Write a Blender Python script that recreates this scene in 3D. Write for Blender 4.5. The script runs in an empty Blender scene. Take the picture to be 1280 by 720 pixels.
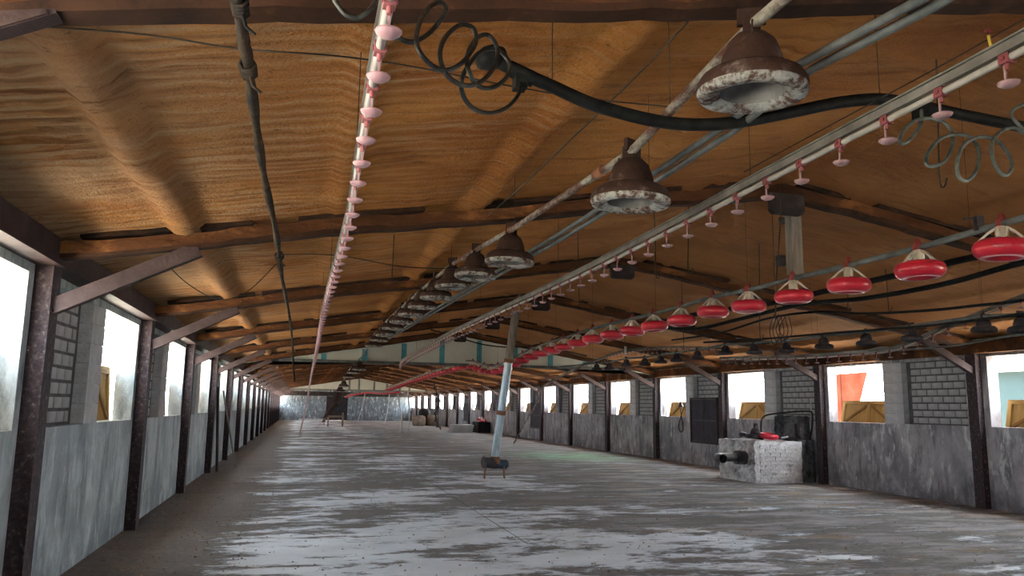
import bpy, math, random
import numpy as np
from mathutils import Vector, Matrix, Euler

random.seed(7)
scene = bpy.context.scene
col = scene.collection

# ------------------------------------------------------------------ camera
FPX, CAM_H = 973.6, 1.5
PITCH, YAW, ROLL = math.radians(8.693), math.radians(14.918), math.radians(0.795)
_cy, _sy, _cp, _sp = math.cos(YAW), math.sin(YAW), math.cos(PITCH), math.sin(PITCH)
FW = Vector((_sy * _cp, _cy * _cp, _sp))
_r = Vector((_cy, -_sy, 0)); _u = _r.cross(FW)
CR = _r * math.cos(ROLL) + _u * math.sin(ROLL)
CU = _u * math.cos(ROLL) - _r * math.sin(ROLL)
EYE = Vector((0, 0, CAM_H))
cam = bpy.data.cameras.new('camera'); cam.sensor_width = 36; cam.lens = 36 * FPX / 1280
cam.clip_end = 500; cam.clip_start = 0.05
cam_o = bpy.data.objects.new('camera', cam); col.objects.link(cam_o)
m = Matrix((CR, CU, -FW)).transposed().to_4x4(); m.translation = EYE
cam_o.matrix_world = m
scene.camera = cam_o

# ------------------------------------------------------------------ sky and exposure
SKY = 4.2
world = bpy.data.worlds.new('overcast_sky'); scene.world = world; world.use_nodes = True
bg = world.node_tree.nodes['Background']
bg.inputs[0].default_value = (0.86, 0.94, 1.0, 1); bg.inputs[1].default_value = SKY
vs = scene.view_settings
vs.view_transform = 'Standard'; vs.look = 'None'; vs.gamma = 1; vs.use_curve_mapping = False
vs.exposure = 2.85
scene.cycles.max_bounces = 14; scene.cycles.diffuse_bounces = 10; scene.cycles.glossy_bounces = 3
scene.cycles.use_denoising = True
scene.cycles.caustics_reflective = False; scene.cycles.caustics_refractive = False

sun = bpy.data.lights.new('sun', 'SUN'); sun.energy = 26.0; sun.angle = 0.03; sun.color = (1.0, 0.93, 0.82)
sun_o = bpy.data.objects.new('sun', sun); col.objects.link(sun_o)
sun_o.rotation_euler = Vector((0.0, -0.62, -0.78)).to_track_quat('-Z', 'Y').to_euler()   # high, shining along the barn from beyond its far end

def ray(x, y): return FW + CR * ((x - 640) / FPX) - CU * ((y - 360) / FPX)
def at(x, y, ax, v):
    d = ray(x, y); return EYE + d * ((v - EYE[ax]) / d[ax])
def atX(x, y, v): return at(x, y, 0, v)
def atY(x, y, v): return at(x, y, 1, v)
def atZ(x, y, v=0.0): return at(x, y, 2, v)

# ------------------------------------------------------------------ the place
FY0, BAY, KMIN, KMAX = 6.45, 4.0, -1, 17
def fy(k): return FY0 + BAY * k + (0.19 if k == -1 else 0.0)
COLX_L, COLX_R = -1.81, 10.59
WL, WR, WT = -1.94, 10.72, 0.21
RX = 4.42
YB, YE = -22.0, 78.3
SILL, HEAD = 1.29, 2.42
SL = 0.162
def rafter_z(x): return 2.84 + SL * (RX - abs(x - RX)) - (0.0)
def ceil_z(x): return rafter_z(x) + 0.19

# ------------------------------------------------------------------ materials
MATS = {}
def mat(name, ramp, scale=3.0, detail=6.0, rough=0.85, bump=0.0, bscale=None, metal=0.0, stretch=(1, 1, 1), distort=0.0, spec=None, rough2=0.62):
    if name in MATS: return MATS[name]
    mt = bpy.data.materials.new(name); mt.use_nodes = True
    nt = mt.node_tree; N = nt.nodes; L = nt.links
    b = N['Principled BSDF']; b.inputs['Roughness'].default_value = rough; b.inputs['Metallic'].default_value = metal
    b.inputs['Specular IOR Level'].default_value = spec if spec is not None else (0.15 if rough >= 0.55 else 0.4)
    tc = N.new('ShaderNodeTexCoord'); mp = N.new('ShaderNodeMapping'); mp.inputs['Scale'].default_value = stretch
    L.new(tc.outputs['Object'], mp.inputs[0])
    n = N.new('ShaderNodeTexNoise'); n.inputs['Scale'].default_value = scale; n.inputs['Detail'].default_value = detail
    n.inputs['Roughness'].default_value = rough2; n.inputs['Distortion'].default_value = distort
    L.new(mp.outputs[0], n.inputs['Vector'])
    r = N.new('ShaderNodeValToRGB'); e = r.color_ramp.elements
    while len(e) < len(ramp): e.new(0.5)
    for i, (p, c) in enumerate(ramp): e[i].position = p; e[i].color = (*c, 1)
    L.new(n.outputs[0], r.inputs[0]); L.new(r.outputs[0], b.inputs['Base Color'])
    if bump:
        n2 = N.new('ShaderNodeTexNoise'); n2.inputs['Scale'].default_value = bscale or scale * 4; n2.inputs['Detail'].default_value = 5
        L.new(mp.outputs[0], n2.inputs['Vector'])
        bp = N.new('ShaderNodeBump'); bp.inputs['Strength'].default_value = 1.0; bp.inputs['Distance'].default_value = bump
        L.new(n2.outputs[0], bp.inputs['Height']); L.new(bp.outputs[0], b.inputs['Normal'])
    MATS[name] = mt
    return mt

def mixer(nt, fac, a, b):
    mx = nt.nodes.new('ShaderNodeMix'); mx.data_type = 'RGBA'
    for v, i in ((fac, 0), (a, 6), (b, 7)):
        if hasattr(v, 'node'): nt.links.new(v, mx.inputs[i])
        elif i == 0: mx.inputs[0].default_value = v
        else: mx.inputs[i].default_value = (*v, 1)
    return mx.outputs[2]
def noise(nt, vec, scale, detail=6, stretch=(1, 1, 1), rough=0.6, off=(0, 0, 0), distort=0):
    mp = nt.nodes.new('ShaderNodeMapping'); mp.inputs['Scale'].default_value = stretch; mp.inputs['Location'].default_value = off
    nt.links.new(vec, mp.inputs[0])
    n = nt.nodes.new('ShaderNodeTexNoise'); n.inputs['Scale'].default_value = scale; n.inputs['Detail'].default_value = detail
    n.inputs['Roughness'].default_value = rough; n.inputs['Distortion'].default_value = distort
    nt.links.new(mp.outputs[0], n.inputs['Vector']); return n.outputs[0]
def maprange(nt, v, a, b, c=0.0, d=1.0):
    k = nt.nodes.new('ShaderNodeMapRange'); k.inputs[1].default_value = a; k.inputs[2].default_value = b
    k.inputs[3].default_value = c; k.inputs[4].default_value = d
    nt.links.new(v, k.inputs[0]); return k.outputs[0]
def mathn(nt, op, a, b=0.0):
    k = nt.nodes.new('ShaderNodeMath'); k.operation = op
    for i, v in enumerate((a, b)):
        if hasattr(v, 'node'): nt.links.new(v, k.inputs[i])
        else: k.inputs[i].default_value = v
    return k.outputs[0]
def new_mat(name, rough=0.9):
    mt = bpy.data.materials.new(name); mt.use_nodes = True; nt = mt.node_tree
    b = nt.nodes['Principled BSDF']; b.inputs['Roughness'].default_value = rough
    tc = nt.nodes.new('ShaderNodeTexCoord'); MATS[name] = mt
    return mt, nt, b, tc.outputs['Object']
def set_bump(nt, b, h, dist):
    bp = nt.nodes.new('ShaderNodeBump'); bp.inputs['Strength'].default_value = 1; bp.inputs['Distance'].default_value = dist
    nt.links.new(h, bp.inputs['Height']); nt.links.new(bp.outputs[0], b.inputs['Normal'])

def floor_material():
    mt, nt, b, v = new_mat('dirty_concrete', 0.75)
    sep = nt.nodes.new('ShaderNodeSeparateXYZ'); nt.links.new(v, sep.inputs[0])
    X, Y = sep.outputs[0], sep.outputs[1]
    big = noise(nt, v, 0.62, 10, (0.55, 1.0, 1), 0.68, (3.1, 7.7, 0), 0.5)
    fine = noise(nt, v, 2.3, 12, (0.55, 1.2, 1), 0.78, (1, 2, 0), 0.2)
    # bias: litter lies thick by the left wall and on the right half; the middle is swept
    biasL = maprange(nt, X, -1.95, -0.3, 0.24, 0.0)
    biasR = maprange(nt, X, 3.0, 6.5, 0.0, 0.07)
    biasF = maprange(nt, Y, 8.5, 16.0, 0.0, 0.03)
    d = mathn(nt, 'ADD', mathn(nt, 'MULTIPLY', big, 0.52), mathn(nt, 'MULTIPLY', fine, 0.48))
    d = mathn(nt, 'ADD', d, biasL); d = mathn(nt, 'ADD', d, biasR); d = mathn(nt, 'ADD', d, biasF)
    dirt = maprange(nt, d, 0.500, 0.535)
    conc = mixer(nt, maprange(nt, noise(nt, v, 1.4, 8), 0.35, 0.7), (0.50, 0.555, 0.61), (0.70, 0.76, 0.82))
    grit = noise(nt, v, 22, 6, (0.7, 1.3, 1), 0.75)
    litter = mixer(nt, maprange(nt, grit, 0.42, 0.74), (0.060, 0.052, 0.045), (0.22, 0.175, 0.15))
    c = mixer(nt, mathn(nt, 'MULTIPLY', dirt, 0.93), conc, litter)
    # grey dust film over the right half
    dust = mathn(nt, 'MULTIPLY', maprange(nt, noise(nt, v, 1.9, 9, (0.4, 1.3, 1), 0.7, (9, 1, 0)), 0.47, 0.62), maprange(nt, X, 2.5, 6.0, 0.1, 0.75))
    c = mixer(nt, dust, c, (0.42, 0.41, 0.415))
    # ochre straw
    straw = mathn(nt, 'MULTIPLY', maprange(nt, noise(nt, v, 1.3, 8, (0.45, 1.4, 1), 0.72, (5, 3, 0)), 0.55, 0.66), maprange(nt, X, 1.5, 5.0, 0.12, 0.62))
    c = mixer(nt, straw, c, (0.33, 0.22, 0.10))
    # greenish stain on the right, three bays in
    gx = mathn(nt, 'ABSOLUTE', mathn(nt, 'SUBTRACT', X, 8.2)); gy = mathn(nt, 'ABSOLUTE', mathn(nt, 'SUBTRACT', Y, 23.6))
    g = mathn(nt, 'MULTIPLY', maprange(nt, gx, 0.6, 2.2, 1, 0), maprange(nt, gy, 0.5, 3.2, 1, 0))
    g = mathn(nt, 'MULTIPLY', g, maprange(nt, noise(nt, v, 1.6, 7, (0.6, 1.2, 1), 0.7, (2, 9, 0)), 0.36, 0.55, 0, 1.0))
    c = mixer(nt, g, c, (0.22, 0.38, 0.22))
    nt.links.new(c, b.inputs['Base Color'])
    h = mathn(nt, 'ADD', mathn(nt, 'MULTIPLY', dirt, 0.6), mathn(nt, 'MULTIPLY', mathn(nt, 'MULTIPLY', grit, dirt), 0.8))
    set_bump(nt, b, h, 0.018)
    nt.links.new(maprange(nt, dirt, 0, 1, 0.55, 0.95), b.inputs['Roughness'])
    return mt

def foam_material():
    mt, nt, b, v = new_mat('sprayed_foam', 0.95)
    b.inputs['Specular IOR Level'].default_value = 0.15
    sep = nt.nodes.new('ShaderNodeSeparateXYZ'); nt.links.new(v, sep.inputs[0])
    a = noise(nt, v, 0.8, 8, (1.0, 1.7, 1), 0.62, (0, 4, 0), 0.4)
    c = mixer(nt, maprange(nt, a, 0.34, 0.66), (0.40, 0.142, 0.034), (0.66, 0.30, 0.085))
    # window-lit paleness painted into the foam near the left eave
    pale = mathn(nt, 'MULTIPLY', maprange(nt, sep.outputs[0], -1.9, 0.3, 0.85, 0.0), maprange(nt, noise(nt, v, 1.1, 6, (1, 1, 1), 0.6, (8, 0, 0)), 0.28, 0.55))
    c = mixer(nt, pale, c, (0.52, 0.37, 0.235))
    streak = noise(nt, v, 4.0, 8, (0.22, 1.9, 1), 0.70, (2, 2, 0), 0.8)
    c = mixer(nt, maprange(nt, streak, 0.53, 0.68, 0, 0.8), c, (0.20, 0.066, 0.020))
    crest = noise(nt, v, 4.6, 7, (0.20, 2.3, 1), 0.68, (7, 1, 0), 0.6)  # lit ripple crests put into the colour as paler lines
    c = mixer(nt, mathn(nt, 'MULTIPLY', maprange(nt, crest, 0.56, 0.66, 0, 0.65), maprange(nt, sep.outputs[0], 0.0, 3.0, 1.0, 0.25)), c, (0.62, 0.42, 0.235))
    wv = nt.nodes.new('ShaderNodeTexWave'); wv.wave_type = 'BANDS'; wv.bands_direction = 'Y'  # lit crests and shaded troughs of the ripples, painted as colour
    for nm_, vv in (('Scale', 2.5), ('Distortion', 5.0), ('Detail', 3.0), ('Detail Scale', 0.7), ('Detail Roughness', 0.65)): wv.inputs[nm_].default_value = vv
    nt.links.new(v, wv.inputs['Vector'])
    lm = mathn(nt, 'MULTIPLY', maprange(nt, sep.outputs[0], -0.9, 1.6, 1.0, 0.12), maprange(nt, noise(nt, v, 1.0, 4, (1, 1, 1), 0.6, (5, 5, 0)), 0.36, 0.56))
    onp = maprange(nt, mathn(nt, 'ABSOLUTE', mathn(nt, 'SUBTRACT', sep.outputs[0], -0.93)), 0.10, 0.22, 0.12, 1.0)   # painted ripple tones fade out over the left purlin
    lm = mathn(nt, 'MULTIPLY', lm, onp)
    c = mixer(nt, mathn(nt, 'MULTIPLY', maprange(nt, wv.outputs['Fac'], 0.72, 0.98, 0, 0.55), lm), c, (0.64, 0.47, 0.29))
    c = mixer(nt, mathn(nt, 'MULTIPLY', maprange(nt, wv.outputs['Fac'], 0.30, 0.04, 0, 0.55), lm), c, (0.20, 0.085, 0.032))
    spots = noise(nt, v, 17, 5, (0.7, 1.2, 1), 0.7)
    c = mixer(nt, maprange(nt, spots, 0.60, 0.72, 0, 0.7), c, (0.12, 0.045, 0.018))
    # darker and browner from near the ridge rightwards
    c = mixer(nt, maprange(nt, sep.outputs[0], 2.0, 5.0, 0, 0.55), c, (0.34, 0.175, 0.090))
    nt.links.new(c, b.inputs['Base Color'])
    h = mathn(nt, 'ADD', noise(nt, v, 9, 8, (0.35, 1.8, 1), 0.7, (0, 0, 0), 0.5), mathn(nt, 'MULTIPLY', noise(nt, v, 48, 5), 0.45))
    set_bump(nt, b, h, 0.07)
    return mt

def plaster_material(name, light, dark, soot):
    mt, nt, b, v = new_mat(name, 0.9)
    a = noise(nt, v, 1.3, 9, (1, 1, 0.7), 0.68, (0, 0, 0), 0.3)
    c = mixer(nt, maprange(nt, a, 0.42, 0.58), dark, light)
    st = noise(nt, v, 3.4, 8, (1, 1.2, 0.28), 0.7, (4, 4, 4))
    c = mixer(nt, maprange(nt, st, 0.50, 0.62, 0, 0.8), c, soot)
    wh = noise(nt, v, 6.0, 8, (1, 1, 0.35), 0.75, (1, 6, 2))
    c = mixer(nt, maprange(nt, wh, 0.54, 0.63, 0, 0.7), c, (0.62, 0.64, 0.63))
    sp = nt.nodes.new('ShaderNodeSeparateXYZ'); nt.links.new(v, sp.inputs[0])
    grime = mathn(nt, 'MULTIPLY', maprange(nt, sp.outputs[2], 0.0, 0.75, 0.9, 0.0), maprange(nt, noise(nt, v, 2.2, 8, (1, 1, 1), 0.7, (3, 3, 3)), 0.38, 0.58))
    c = mixer(nt, grime, c, soot)
    nt.links.new(c, b.inputs['Base Color'])
    set_bump(nt, b, mathn(nt, 'ADD', noise(nt, v, 4.5, 8), mathn(nt, 'MULTIPLY', noise(nt, v, 40, 4), 0.15)), 0.025)
    return mt

M_floor = floor_material(); M_foam = foam_material()
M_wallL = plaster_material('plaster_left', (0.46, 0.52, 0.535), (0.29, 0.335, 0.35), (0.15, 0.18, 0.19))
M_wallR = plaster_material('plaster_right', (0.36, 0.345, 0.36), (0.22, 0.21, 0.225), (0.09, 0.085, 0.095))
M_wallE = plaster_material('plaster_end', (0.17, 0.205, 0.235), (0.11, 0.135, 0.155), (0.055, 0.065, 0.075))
M_brickgap = mat('mortar', [(0.3, (0.06, 0.057, 0.057)), (0.7, (0.12, 0.115, 0.112))], 8, bump=0.01)
M_brick = mat('grey_brick', [(0.3, (0.24, 0.235, 0.24)), (0.7, (0.40, 0.39, 0.39))], 5, bump=0.008, bscale=40)
M_block = mat('plastered_block', [(0.3, (0.33, 0.335, 0.345)), (0.7, (0.52, 0.53, 0.53))], 4, bump=0.012, bscale=26)
M_steel = mat('dark_steel', [(0.34, (0.016, 0.012, 0.016)), (0.54, (0.045, 0.030, 0.033)), (0.63, (0.10, 0.08, 0.08)), (0.70, (0.36, 0.33, 0.33))], 22, 10, 0.6, 0.006, 50, rough2=0.75)
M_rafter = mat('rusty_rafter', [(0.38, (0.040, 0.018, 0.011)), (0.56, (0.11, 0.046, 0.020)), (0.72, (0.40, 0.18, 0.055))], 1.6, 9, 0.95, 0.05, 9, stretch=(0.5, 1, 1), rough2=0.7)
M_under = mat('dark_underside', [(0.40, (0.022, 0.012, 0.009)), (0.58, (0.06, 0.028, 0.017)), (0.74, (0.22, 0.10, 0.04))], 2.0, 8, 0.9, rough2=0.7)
M_gap = mat('black_gap', [(0.4, (0.018, 0.012, 0.010)), (0.7, (0.07, 0.035, 0.022))], 6, 6, 0.9)
M_brace = mat('brown_brace', [(0.35, (0.032, 0.022, 0.024)), (0.7, (0.075, 0.052, 0.052))], 4, 8, 0.6, 0.004, 40)
M_ridge = mat('ridge_plate_steel', [(0.4, (0.025, 0.02, 0.02)), (0.7, (0.055, 0.045, 0.043))], 5, 5, 0.7)
M_oldwood = mat('weathered_wood', [(0.3, (0.16, 0.14, 0.115)), (0.7, (0.31, 0.285, 0.25))], 6, 7, 0.85, 0.006, 20, stretch=(4, 4, 0.5))
M_pine = mat('yellow_pine', [(0.3, (0.24, 0.135, 0.036)), (0.7, (0.34, 0.21, 0.068))], 4, 7, 0.7, 0.004, 20, stretch=(3, 3, 0.5))
M_pinedark = mat('pine_brace', [(0.3, (0.14, 0.07, 0.018)), (0.7, (0.21, 0.115, 0.03))], 4, 7, 0.7, stretch=(3, 3, 0.5))
M_white = mat('white_plastic', [(0.35, (0.29, 0.275, 0.265)), (0.65, (0.45, 0.44, 0.425))], 7, 6, 0.45)
M_alu = mat('dull_aluminium', [(0.35, (0.17, 0.165, 0.155)), (0.65, (0.30, 0.29, 0.275))], 5, 6, 0.5, metal=0.4)
M_pink = mat('faded_pink_plastic', [(0.35, (0.37, 0.20, 0.225)), (0.65, (0.50, 0.31, 0.335))], 6, 4, 0.4)
M_pinkred = mat('red_saddle_plastic', [(0.35, (0.26, 0.075, 0.085)), (0.65, (0.38, 0.14, 0.15))], 6, 4, 0.4)
M_red = mat('red_plastic', [(0.3, (0.36, 0.010, 0.028)), (0.7, (0.48, 0.022, 0.045))], 6, 5, 0.3)
M_redcap = mat('dusty_red_cap', [(0.3, (0.16, 0.022, 0.02)), (0.7, (0.27, 0.045, 0.04))], 20, 5, 0.5)
M_cream = mat('cream_plastic', [(0.3, (0.46, 0.42, 0.34)), (0.7, (0.60, 0.56, 0.47))], 8, 5, 0.45)
M_bell = mat('rusty_bell', [(0.36, (0.026, 0.015, 0.012)), (0.56, (0.052, 0.028, 0.022)), (0.65, (0.11, 0.082, 0.072)), (0.73, (0.28, 0.26, 0.24))], 7, 9, 0.8, 0.004, 40, rough2=0.72)
M_rim = mat('peeling_white_rim', [(0.43, (0.07, 0.035, 0.026)), (0.51, (0.28, 0.29, 0.275)), (0.7, (0.46, 0.49, 0.48))], 11, 9, 0.7, 0.006, 45, rough2=0.75)
M_bowl = mat('grey_bowl', [(0.35, (0.13, 0.125, 0.12)), (0.65, (0.26, 0.26, 0.25))], 9, 7, 0.8)
M_pipe = mat('peeling_pipe', [(0.44, (0.085, 0.035, 0.026)), (0.55, (0.22, 0.21, 0.18)), (0.7, (0.40, 0.385, 0.335))], 8, 9, 0.65, 0.004, 30, rough2=0.75, stretch=(1.5, 0.6, 1.5))
M_darkbell = mat('black_bell', [(0.4, (0.02, 0.018, 0.022)), (0.7, (0.06, 0.048, 0.05))], 8, 6, 0.6)
M_greypipe = mat('grey_pipe', [(0.35, (0.075, 0.088, 0.09)), (0.65, (0.15, 0.165, 0.165))], 6, 6, 0.6, metal=0.1)
M_hose = mat('black_hose', [(0.4, (0.004, 0.0045, 0.005)), (0.7, (0.016, 0.018, 0.018))], 14, 6, 0.6)
M_coil = mat('grey_green_tube', [(0.35, (0.055, 0.07, 0.068)), (0.65, (0.16, 0.19, 0.175))], 18, 7, 0.5)
M_coilblack = mat('black_tube', [(0.45, (0.006, 0.007, 0.007)), (0.7, (0.045, 0.055, 0.052))], 22, 7, 0.45)
M_rope = mat('dirty_cable', [(0.38, (0.018, 0.018, 0.018)), (0.58, (0.055, 0.040, 0.028)), (0.75, (0.16, 0.09, 0.045))], 6, 8, 0.9, 0.006, 30)
M_wire = mat('thin_wire', [(0.4, (0.03, 0.025, 0.02)), (0.7, (0.08, 0.065, 0.05))], 5, 3, 0.7)
M_panel = mat('pale_panel', [(0.3, (0.46, 0.48, 0.43)), (0.7, (0.60, 0.61, 0.555))], 1.2, 7, 0.8, stretch=(1, 1, 0.5))
M_blue = mat('blue_strip', [(0.3, (0.055, 0.22, 0.28)), (0.7, (0.09, 0.30, 0.36))], 4, 5, 0.6)
M_darkstrip = mat('dark_strip', [(0.3, (0.12, 0.13, 0.12)), (0.7, (0.19, 0.20, 0.18))], 4, 5, 0.8)
M_doorvoid = mat('dark_door', [(0.3, (0.018, 0.016, 0.018)), (0.7, (0.04, 0.034, 0.036))], 3, 5, 0.8)
M_fan = mat('dark_vent_panel', [(0.3, (0.020, 0.016, 0.024)), (0.7, (0.045, 0.034, 0.046))], 5, 6, 0.6)
M_soot = mat('sooty_masonry', [(0.40, (0.025, 0.025, 0.028)), (0.56, (0.10, 0.10, 0.105)), (0.72, (0.26, 0.26, 0.26))], 3.0, 9, 0.95, 0.03, 12, rough2=0.72)
M_furnace = mat('lime_washed_masonry', [(0.34, (0.14, 0.125, 0.13)), (0.45, (0.42, 0.40, 0.40)), (0.62, (0.66, 0.66, 0.66))], 3.2, 9, 0.95, 0.03, 14, rough2=0.72)
M_blackpipe = mat('black_flue', [(0.35, (0.018, 0.017, 0.018)), (0.7, (0.07, 0.062, 0.06))], 6, 7, 0.5)
M_galv = mat('galvanised_tube', [(0.32, (0.28, 0.36, 0.40)), (0.68, (0.48, 0.56, 0.60))], 5, 6, 0.4, metal=0.35, stretch=(3, 3, 0.6))
M_motor = mat('blue_motor', [(0.35, (0.012, 0.03, 0.05)), (0.7, (0.035, 0.075, 0.11))], 8, 6, 0.5)
M_rustiron = mat('rusty_iron', [(0.35, (0.13, 0.055, 0.03)), (0.7, (0.27, 0.13, 0.07))], 9, 7, 0.85)
M_ground = mat('pale_yard', [(0.3, (0.42, 0.38, 0.31)), (0.7, (0.56, 0.51, 0.43))], 0.5, 8, 0.95)
M_orange = mat('orange_metal', [(0.3, (0.034, 0.0085, 0.005)), (0.7, (0.052, 0.017, 0.011))], 1.5, 5, 0.9, spec=0.0)
M_skyblue = mat('pale_blue_render', [(0.3, (0.020, 0.032, 0.035)), (0.7, (0.026, 0.039, 0.042))], 1, 5, 0.9, spec=0.0)
M_whiteroof = mat('white_roof', [(0.3, (0.55, 0.56, 0.57)), (0.7, (0.66, 0.67, 0.68))], 1, 5, 0.7)
M_cardboard = mat('brown_sacking', [(0.3, (0.12, 0.085, 0.065)), (0.7, (0.24, 0.18, 0.14))], 4, 6, 0.9)
M_greyboard = mat('grey_board', [(0.3, (0.22, 0.22, 0.22)), (0.7, (0.36, 0.36, 0.36))], 4, 6, 0.8)
M_chip = mat('litter_chip', [(0.35, (0.10, 0.07, 0.05)), (0.65, (0.42, 0.36, 0.28))], 3, 4, 0.95)
M_yellow = mat('yellow_tape', [(0.3, (0.50, 0.38, 0.05)), (0.7, (0.62, 0.48, 0.08))], 6, 4, 0.6)

# ------------------------------------------------------------------ mesh builder
def ortho(d):
    d = d.normalized(); a = Vector((0, 0, 1)) if abs(d.z) < 0.9 else Vector((1, 0, 0))
    s = d.cross(a).normalized(); return s, s.cross(d).normalized()

class MB:
    def __init__(s): s.v = []; s.f = []; s.sm = []; s.mi = []; s.cur = 0
    def _add(s, vs_, fs, smooth=False):
        o = len(s.v); s.v += [tuple(p) for p in vs_]
        for f in fs: s.f.append(tuple(i + o for i in f)); s.sm.append(smooth); s.mi.append(s.cur)
        return s
    def box(s, a, b, M=None):
        x0, y0, z0 = a; x1, y1, z1 = b
        P = [Vector(p) for p in ((x0,y0,z0),(x1,y0,z0),(x1,y1,z0),(x0,y1,z0),(x0,y0,z1),(x1,y0,z1),(x1,y1,z1),(x0,y1,z1))]
        if M: P = [M @ p for p in P]
        return s._add(P, [(0,3,2,1),(4,5,6,7),(0,1,5,4),(1,2,6,5),(2,3,7,6),(3,0,4,7)])
    def beam(s, p0, p1, w, h, up=(0, 0, 1)):
        p0, p1 = Vector(p0), Vector(p1); d = (p1 - p0).normalized(); sd = d.cross(Vector(up)).normalized(); u = sd.cross(d)
        P = [p + sd * a * w / 2 + u * b * h / 2 for p in (p0, p1) for a, b in ((-1,-1),(1,-1),(1,1),(-1,1))]
        return s._add(P, [(0,1,2,3),(7,6,5,4),(0,4,5,1),(1,5,6,2),(2,6,7,3),(3,7,4,0)])
    def tube(s, path, r, seg=8, cap=True):
        path = [Vector(p) for p in path]; n = len(path); P = []; prev = None
        for i, p in enumerate(path):
            d = path[min(i + 1, n - 1)] - path[max(i - 1, 0)]
            d.normalize()
            if prev is None: a, b = ortho(d)
            else:
                a = prev - d * prev.dot(d)
                if a.length < 1e-5: a, _ = ortho(d)
                a.normalize(); b = a.cross(d).normalized()
            prev = a; rr = r[i] if isinstance(r, (list, tuple)) else r
            P += [p + (a * math.cos(t) + b * math.sin(t)) * rr for t in [2 * math.pi * k / seg for k in range(seg)]]
        F = [(i*seg+k, i*seg+(k+1)%seg, (i+1)*seg+(k+1)%seg, (i+1)*seg+k) for i in range(n-1) for k in range(seg)]
        s._add(P, F, True)
        if cap:
            s._add(P[:seg], [tuple(range(seg))[::-1]]); s._add(P[-seg:], [tuple(range(seg))])
        return s
    def lathe(s, prof, seg=20, c=(0, 0, 0), M=None):
        n = len(prof); P = []
        for r, z in prof:
            P += [Vector((r * math.cos(2*math.pi*k/seg), r * math.sin(2*math.pi*k/seg), z)) for k in range(seg)]
        if M: P = [M @ p for p in P]
        P = [p + Vector(c) for p in P]
        return s._add(P, [(i*seg+k, i*seg+(k+1)%seg, (i+1)*seg+(k+1)%seg, (i+1)*seg+k) for i in range(n-1) for k in range(seg)], True)
    def grid(s, P, nx, ny, smooth=True, flip=False):
        F = [(j*nx+i, j*nx+i+1, (j+1)*nx+i+1, (j+1)*nx+i) for j in range(ny-1) for i in range(nx-1)]
        if flip: F = [f[::-1] for f in F]
        return s._add(P, F, smooth)
    def mesh(s, name, mats):
        me = bpy.data.meshes.new(name); me.from_pydata(s.v, [], s.f)
        for m_ in (mats if isinstance(mats, (list, tuple)) else [mats]): me.materials.append(m_)
        me.polygons.foreach_set('use_smooth', s.sm); me.polygons.foreach_set('material_index', s.mi); me.update()
        return me
    def build(s, name, mats, parent=None, loc=None): return link(name, s.mesh(name, mats), parent, loc)

def link(name, me, parent=None, loc=None, rot=None, scale=None):
    o = bpy.data.objects.new(name, me); col.objects.link(o)
    if parent: o.parent = parent
    if loc is not None: o.location = loc
    if rot is not None: o.rotation_euler = rot
    if scale is not None: o.scale = scale
    return o
def tag(o, label=None, cat=None, group=None, kind=None):
    if label: o['label'] = label
    if cat: o['category'] = cat
    if group: o['group'] = group
    if kind: o['kind'] = kind
    return o
def thing(name, label, cat, loc=(0, 0, 0), group=None):
    o = link(name, None, None, loc); o.empty_display_size = 0.1
    return tag(o, label, cat, group)
def struct(name, mb, m_, label=None):
    o = mb.build(name, m_); o['kind'] = 'structure'
    if label: o['label'] = label
    return o
ORD = ['first','second','third','fourth','fifth','sixth','seventh','eighth','ninth','tenth','eleventh','twelfth','thirteenth','fourteenth','fifteenth','sixteenth','seventeenth','eighteenth','nineteenth','twentieth']

_tens = {20: 'twentieth', 30: 'thirtieth', 40: 'fortieth', 50: 'fiftieth'}
for n_ in range(21, 60): ORD.append(_tens[n_] if n_ in _tens else {2: 'twenty', 3: 'thirty', 4: 'forty', 5: 'fifty'}[n_ // 10] + '-' + ORD[n_ % 10 - 1])
# value noise for relief
_rng = np.random.default_rng(5)
_tab = _rng.random((256, 256))
def vnoise(x, y):
    xi = np.floor(x).astype(int); yi = np.floor(y).astype(int); fx = x - xi; fy_ = y - yi
    fx = fx*fx*(3-2*fx); fy_ = fy_*fy_*(3-2*fy_)
    g = lambda a, b: _tab[a % 256, b % 256]
    return (g(xi,yi)*(1-fx)+g(xi+1,yi)*fx)*(1-fy_)+(g(xi,yi+1)*(1-fx)+g(xi+1,yi+1)*fx)*fy_

# ------------------------------------------------------------------ ground, floor, ceiling
tag(MB().box((-90, -60, -0.5), (110, 160, -0.12)).build('yard_ground', M_ground), 'pale sandy yard outside the barn windows', 'ground', kind='structure')
floor = struct('floor', MB().box((WL - WT, YB, -0.12), (WR + WT, YE, 0)), M_floor, 'dirty concrete floor with brown litter patches')
# expansion joint across the slab
jp = [atZ(*p) for p in ((465, 556), (504, 581), (560, 617), (604, 645), (660, 680))]
jm = MB()
for a, b_ in zip(jp, jp[1:]): jm.beam(a + Vector((0, 0, -0.002)), b_ + Vector((0, 0, -0.002)), 0.010, 0.006)
jm.build('joint', M_gap, floor)

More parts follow.
